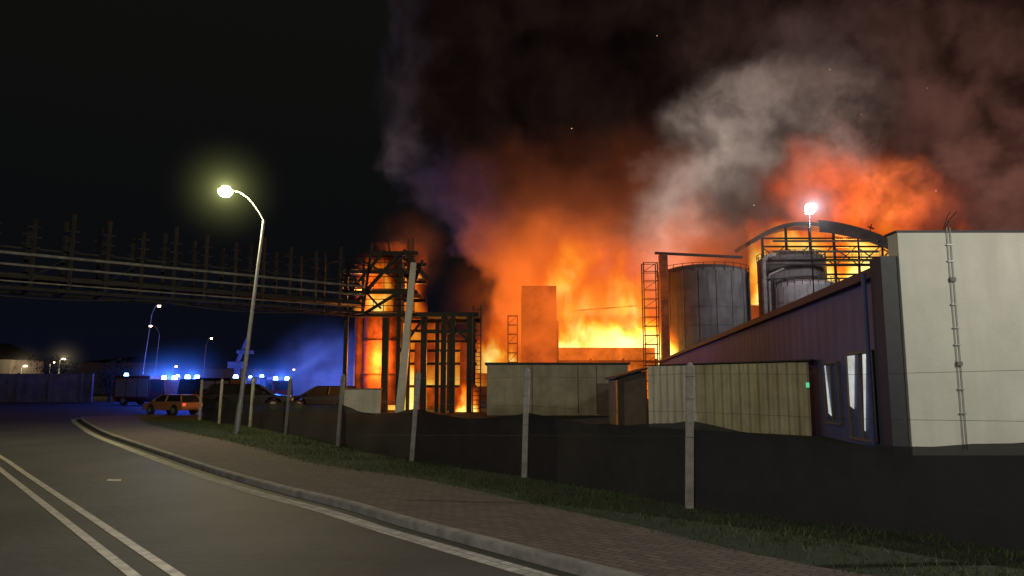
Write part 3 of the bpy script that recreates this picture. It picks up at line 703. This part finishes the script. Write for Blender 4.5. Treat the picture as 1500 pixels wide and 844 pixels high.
def flame_mat(name, Rx, Ry, H, sc, k, gain=1., bias=0., seed=0, hk=1.1):
    m = bpy.data.materials.new(name); m.use_nodes = True; t = NT(m)
    tc = t.N.new('ShaderNodeTexCoord'); P = tc.outputs['Object']
    q = t.vm('ADD', t.vm('MULTIPLY', P, (1, 1, .6)), (seed*7.3, seed*3.1, seed*5.7))
    w = t.noise(q, sc*.8, 2, .5, 'Color'); q2 = t.vm('ADD', q, t.vm('SCALE', t.vm('SUBTRACT', w, (.5, .5, .5)), sc=1.1/sc))
    n = t.noise(q2, sc, 4, .6)
    s = t.N.new('ShaderNodeSeparateXYZ'); t.L.new(P, s.inputs[0])
    rr = t.vm('LENGTH', t.vm('MULTIPLY', P, (1/Rx, 1/Ry, 0)))
    h = t.m('DIVIDE', s.outputs[2], H)
    f = t.m('SUBTRACT', t.m('MULTIPLY', n, 2.6), t.m('MULTIPLY', h, hk)); f = t.m('SUBTRACT', f, .2)
    f = t.m('SUBTRACT', f, t.m('MULTIPLY', t.m('POWER', rr, 3), .6)); f = t.m('ADD', f, bias)
    f = t.mr(f, .1, 1.35)
    c = t.ramp(f, [(0, (.45, .035, .002)), (.35, (.85, .09, .005)), (.65, (1., .24, .010)), (.88, (1., .55, .05)), (1, (1, .85, .25))], 'LINEAR')
    c = t.vm('SCALE', c, sc=t.m('MULTIPLY', t.m('ADD', t.m('MULTIPLY', f, 1.2), .5), gain))
    fade = t.m('MULTIPLY', t.mr(rr, 1.05, .7), t.mr(h, 1, .7))
    t.finish(t.m('MULTIPLY', t.m('MULTIPLY', f, k), fade), c); return m
domain('flames', 3, 25, 115.5, 125, 4, 27, flame_mat('flame_main', 12.5, 7, 23, .15, .5, 1.15, .50), 'tall orange flames rising inside the burning hall', .5)
domain('flames', 5, 26, 114.3, 118.5, 6.5, 14.5, flame_mat('flame_low', 11.5, 3.4, 8, .24, 1.2, 1.9, .65, 3, 1.5), 'bright yellow flames along the broken wall', .5)
domain('flames', -6, 1.8, 112, 116, 4, 14, flame_mat('flame_side', 4, 2.6, 10, .35, .9, .85, .2, 5), 'small red flames beside the charred wall', .5)
domain('flames', -13.6, -7.4, 62.8, 66, 0, 14.5, flame_mat('flame_tower', 3.6, 2.0, 16, .42, 1.1, .85, .2, 8, .85), 'orange flames climbing the process tower', .5)
domain('flames', -12.6, -9.4, 57.9, 59.3, 7.6, 12.4, flame_mat('flame_tower_front', 1.7, 1, 5, .6, 1.3, .8, .15, 21, .8), 'small orange flames licking the tower platforms', .6)
domain('flames', -8.6, -2.2, 63.6, 67, 2.0, 8.5, flame_mat('flame_frame', 3.6, 2.2, 6.5, .45, .9, .6, .05, 11, .9), 'patchy orange flames inside the steel frame', .5)
domain('flames', -4.6, -2.6, 58.5, 60.5, 0, 2.6, flame_mat('flame_base', 1.1, 1.1, 2.6, .9, 2.5, 1.1, .15, 31), 'small bright fire on the ground by the frame', .6)
domain('flames', 41, 69, 123.5, 130, 16, 31, flame_mat('flame_arch', 16, 5, 18, .2, .6, 1.0, .45, 14), 'flames glowing under the arched roof', .5)
domain('flames', 54, 84, 126.5, 130.9, 18, 46, flame_mat('flame_high', 16, 3, 28, .10, .22, .75, -.12, 17, 1.1), 'red flames towering above the arched roof', .5)

def haze_mat(name, R, c, dens, col, n_sc=.2, lo=.3, hi=.7):  # haze emits its own colour, so its lit look is painted in
    m = bpy.data.materials.new(name); m.use_nodes = True; t = NT(m)
    tc = t.N.new('ShaderNodeTexCoord'); P = tc.outputs['Object']
    l = t.vm('LENGTH', t.vm('MULTIPLY', t.vm('SUBTRACT', P, c), tuple(1/r for r in R)))
    n = t.noise(P, n_sc, 3, .55); d = t.m('MULTIPLY', t.mr(l, 1, .05), t.mr(n, lo, hi, .15, 1))
    t.finish(t.m('MULTIPLY', d, dens), t.vm('SCALE', col, sc=t.mr(l, 1, 0, .35, 1.4))); return m
domain('smoke_haze', -11, 30, 105, 109.6, 3, 36, haze_mat('orange_haze', (20, 2.6, 17), (-1.5, 0, 10), .62, (.85, .15, .016)), 'thin smoke painted with orange glow drifting before the burning hall', .6)
domain('smoke_haze', 20, 66, 106.5, 110, 14, 38, haze_mat('grey_haze', (23, 1.8, 12), (-9, 0, 13), .40, (.13, .085, .07), .15), 'thin grey smoke drifting past the tanks', .6)
domain('smoke_haze', -14, -5, 64, 68, 9, 19, haze_mat('tower_haze', (4.5, 2.2, 5), (.5, 0, 5), .5, (.16, .035, .014), .4), 'brown smoke curling off the tower top', .6)
domain('haze', -35, -15, 94, 106, 0, 14, haze_mat('blue_haze', (9.5, 6, 9), (0, 0, 3), .34, (.09, .14, .75), .3), 'haze painted with blue glow around the emergency vehicles', .6)

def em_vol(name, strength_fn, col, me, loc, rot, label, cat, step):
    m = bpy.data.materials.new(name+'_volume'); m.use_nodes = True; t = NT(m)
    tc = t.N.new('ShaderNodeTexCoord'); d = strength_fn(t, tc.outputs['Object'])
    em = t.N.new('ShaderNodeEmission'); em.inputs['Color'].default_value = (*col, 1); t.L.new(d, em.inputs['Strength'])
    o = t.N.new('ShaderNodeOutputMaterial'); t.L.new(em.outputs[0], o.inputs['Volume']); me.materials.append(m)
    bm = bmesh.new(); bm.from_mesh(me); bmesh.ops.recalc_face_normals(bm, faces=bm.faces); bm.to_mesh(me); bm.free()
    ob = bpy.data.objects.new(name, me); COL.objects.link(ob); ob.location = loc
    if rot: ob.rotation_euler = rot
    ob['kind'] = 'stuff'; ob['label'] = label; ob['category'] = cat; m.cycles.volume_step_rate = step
def halo(p, R, col, k, label, core=.25):  # lamp glow painted as an emissive sphere; nothing scatters light here
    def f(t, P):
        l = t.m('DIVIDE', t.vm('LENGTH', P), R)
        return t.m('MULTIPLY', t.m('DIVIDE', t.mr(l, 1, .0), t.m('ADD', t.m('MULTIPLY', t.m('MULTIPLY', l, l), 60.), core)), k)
    me = bpy.data.meshes.new('halo'); bm = bmesh.new(); bmesh.ops.create_icosphere(bm, subdivisions=3, radius=R); bm.to_mesh(me); bm.free()
    em_vol('halo', f, col, me, p, None, label, 'halo', .4)
halo(LAMP, 2.6, (.85, .90, .30), .42, 'thin yellow-green mist of painted glow around the street lamp', .04)
halo(Vector((FX, FY-1.0, FZ)), 6.0, (.75, .85, 1), .32, 'thin white mist of painted glow around the floodlight', .05)
for b in BEAC: halo(b, 4.5, (.04, .16, 1), .62, 'blue mist of painted glow around the flashing beacons')
halo(WL[0], 5, (1, .8, .45), .10, 'pale mist of painted glow around the distant lamp'); halo(WL[2], 5, (1, .8, .45), .10, 'pale mist of painted glow around the distant lamp')  # distant lamp glow painted as emissive spheres
# searchlight shaft painted as a self-emitting cone, no lamp in it
p0 = Vector((-30.0, 92.0, 1.6)); p1 = Vector((-15.0, 92.0, 11.5)); LBm = (p1-p0).length
me = bpy.data.meshes.new('light_shaft'); bm = bmesh.new()
bmesh.ops.create_cone(bm, cap_ends=True, segments=24, radius1=.5, radius2=2.3, depth=LBm, matrix=Matrix.Translation((0, 0, LBm/2))); bm.to_mesh(me); bm.free()
def fs(t, P):
    s = t.N.new('ShaderNodeSeparateXYZ'); t.L.new(P, s.inputs[0]); z = t.m('DIVIDE', s.outputs[2], LBm)
    r = t.vm('LENGTH', t.vm('MULTIPLY', P, (1, 1, 0))); rr = t.m('DIVIDE', r, t.m('ADD', t.m('MULTIPLY', z, 1.8), .5))
    k = t.mr(rr, .9, 0); zf = t.mr(z, .85, 0, 0, 1, False)
    return t.m('MULTIPLY', t.m('MULTIPLY', t.m('MULTIPLY', k, k), t.m('MULTIPLY', zf, zf)), .30)
em_vol('light_shaft', fs, (.16, .28, 1), me, p0, (p1-p0).to_track_quat('Z', 'Y').to_euler(), 'blue-white searchlight shaft painted as a glowing cone', 'light beam', .25)
for i in range(7):
    x, z = random.uniform(0, 80), random.uniform(28, 70); y = 128
    me = bpy.data.meshes.new('ember'); bm = bmesh.new(); bmesh.ops.create_icosphere(bm, subdivisions=1, radius=random.uniform(.05, .10)); bm.to_mesh(me); bm.free()
    for v in me.vertices: v.co.x *= random.uniform(.6, 1.6)
    me.materials.append(E_spark); o = bpy.data.objects.new('ember', me); COL.objects.link(o); o.location = (x, y, z)
    o['label'] = 'tiny glowing ember drifting in the smoke'; o['category'] = 'ember'; o['group'] = 'embers in the smoke'

# ---------------------------------------------------------------- fire light
light('fire_light', (14, 117.5, 11), 38000, (1, .33, .07), 3)
light('fire_light', (57, 125, 25), 26000, (1, .33, .07), 2)
light('fire_light', (64, 133, 38), 30000, (1, .3, .07), 4)
light('fire_light', (-10.9, 58.4, 4), 1900, (1, .31, .05), .8)
light('fire_light', (-12, 58.6, 9.5), 2600, (1, .31, .05), .6)
light('fire_light', (-5.5, 65, 4), 3000, (1, .33, .06), 1)
light('fire_light', (-9, 64.5, 10), 2500, (1, .33, .06), 1)

# ---------------------------------------------------------------- world
w = bpy.data.worlds.new('World'); scene.world = w; w.use_nodes = True
nt = w.node_tree; bg = nt.nodes['Background']
tc = nt.nodes.new('ShaderNodeTexCoord'); sp = nt.nodes.new('ShaderNodeSeparateXYZ'); nt.links.new(tc.outputs['Generated'], sp.inputs[0])
r = nt.nodes.new('ShaderNodeValToRGB'); nt.links.new(sp.outputs[2], r.inputs[0])
r.color_ramp.elements[0].position = 0; r.color_ramp.elements[0].color = (.0022, .0032, .0095, 1)
r.color_ramp.elements[1].position = .6; r.color_ramp.elements[1].color = (.0055, .0055, .0038, 1)
e = r.color_ramp.elements.new(.16); e.color = (.0032, .0035, .0042, 1)
nt.links.new(r.outputs[0], bg.inputs['Color']); bg.inputs['Strength'].default_value = 1.0

# ---------------------------------------------------------------- camera
cd = bpy.data.cameras.new('camera'); cam = bpy.data.objects.new('camera', cd); COL.objects.link(cam)
cd.sensor_width = 36; cd.lens = 26; cd.clip_end = 3000
cam.location = (0, 0, 2); cam.rotation_euler = (math.radians(90+7.57), 0, 0)
scene.camera = cam
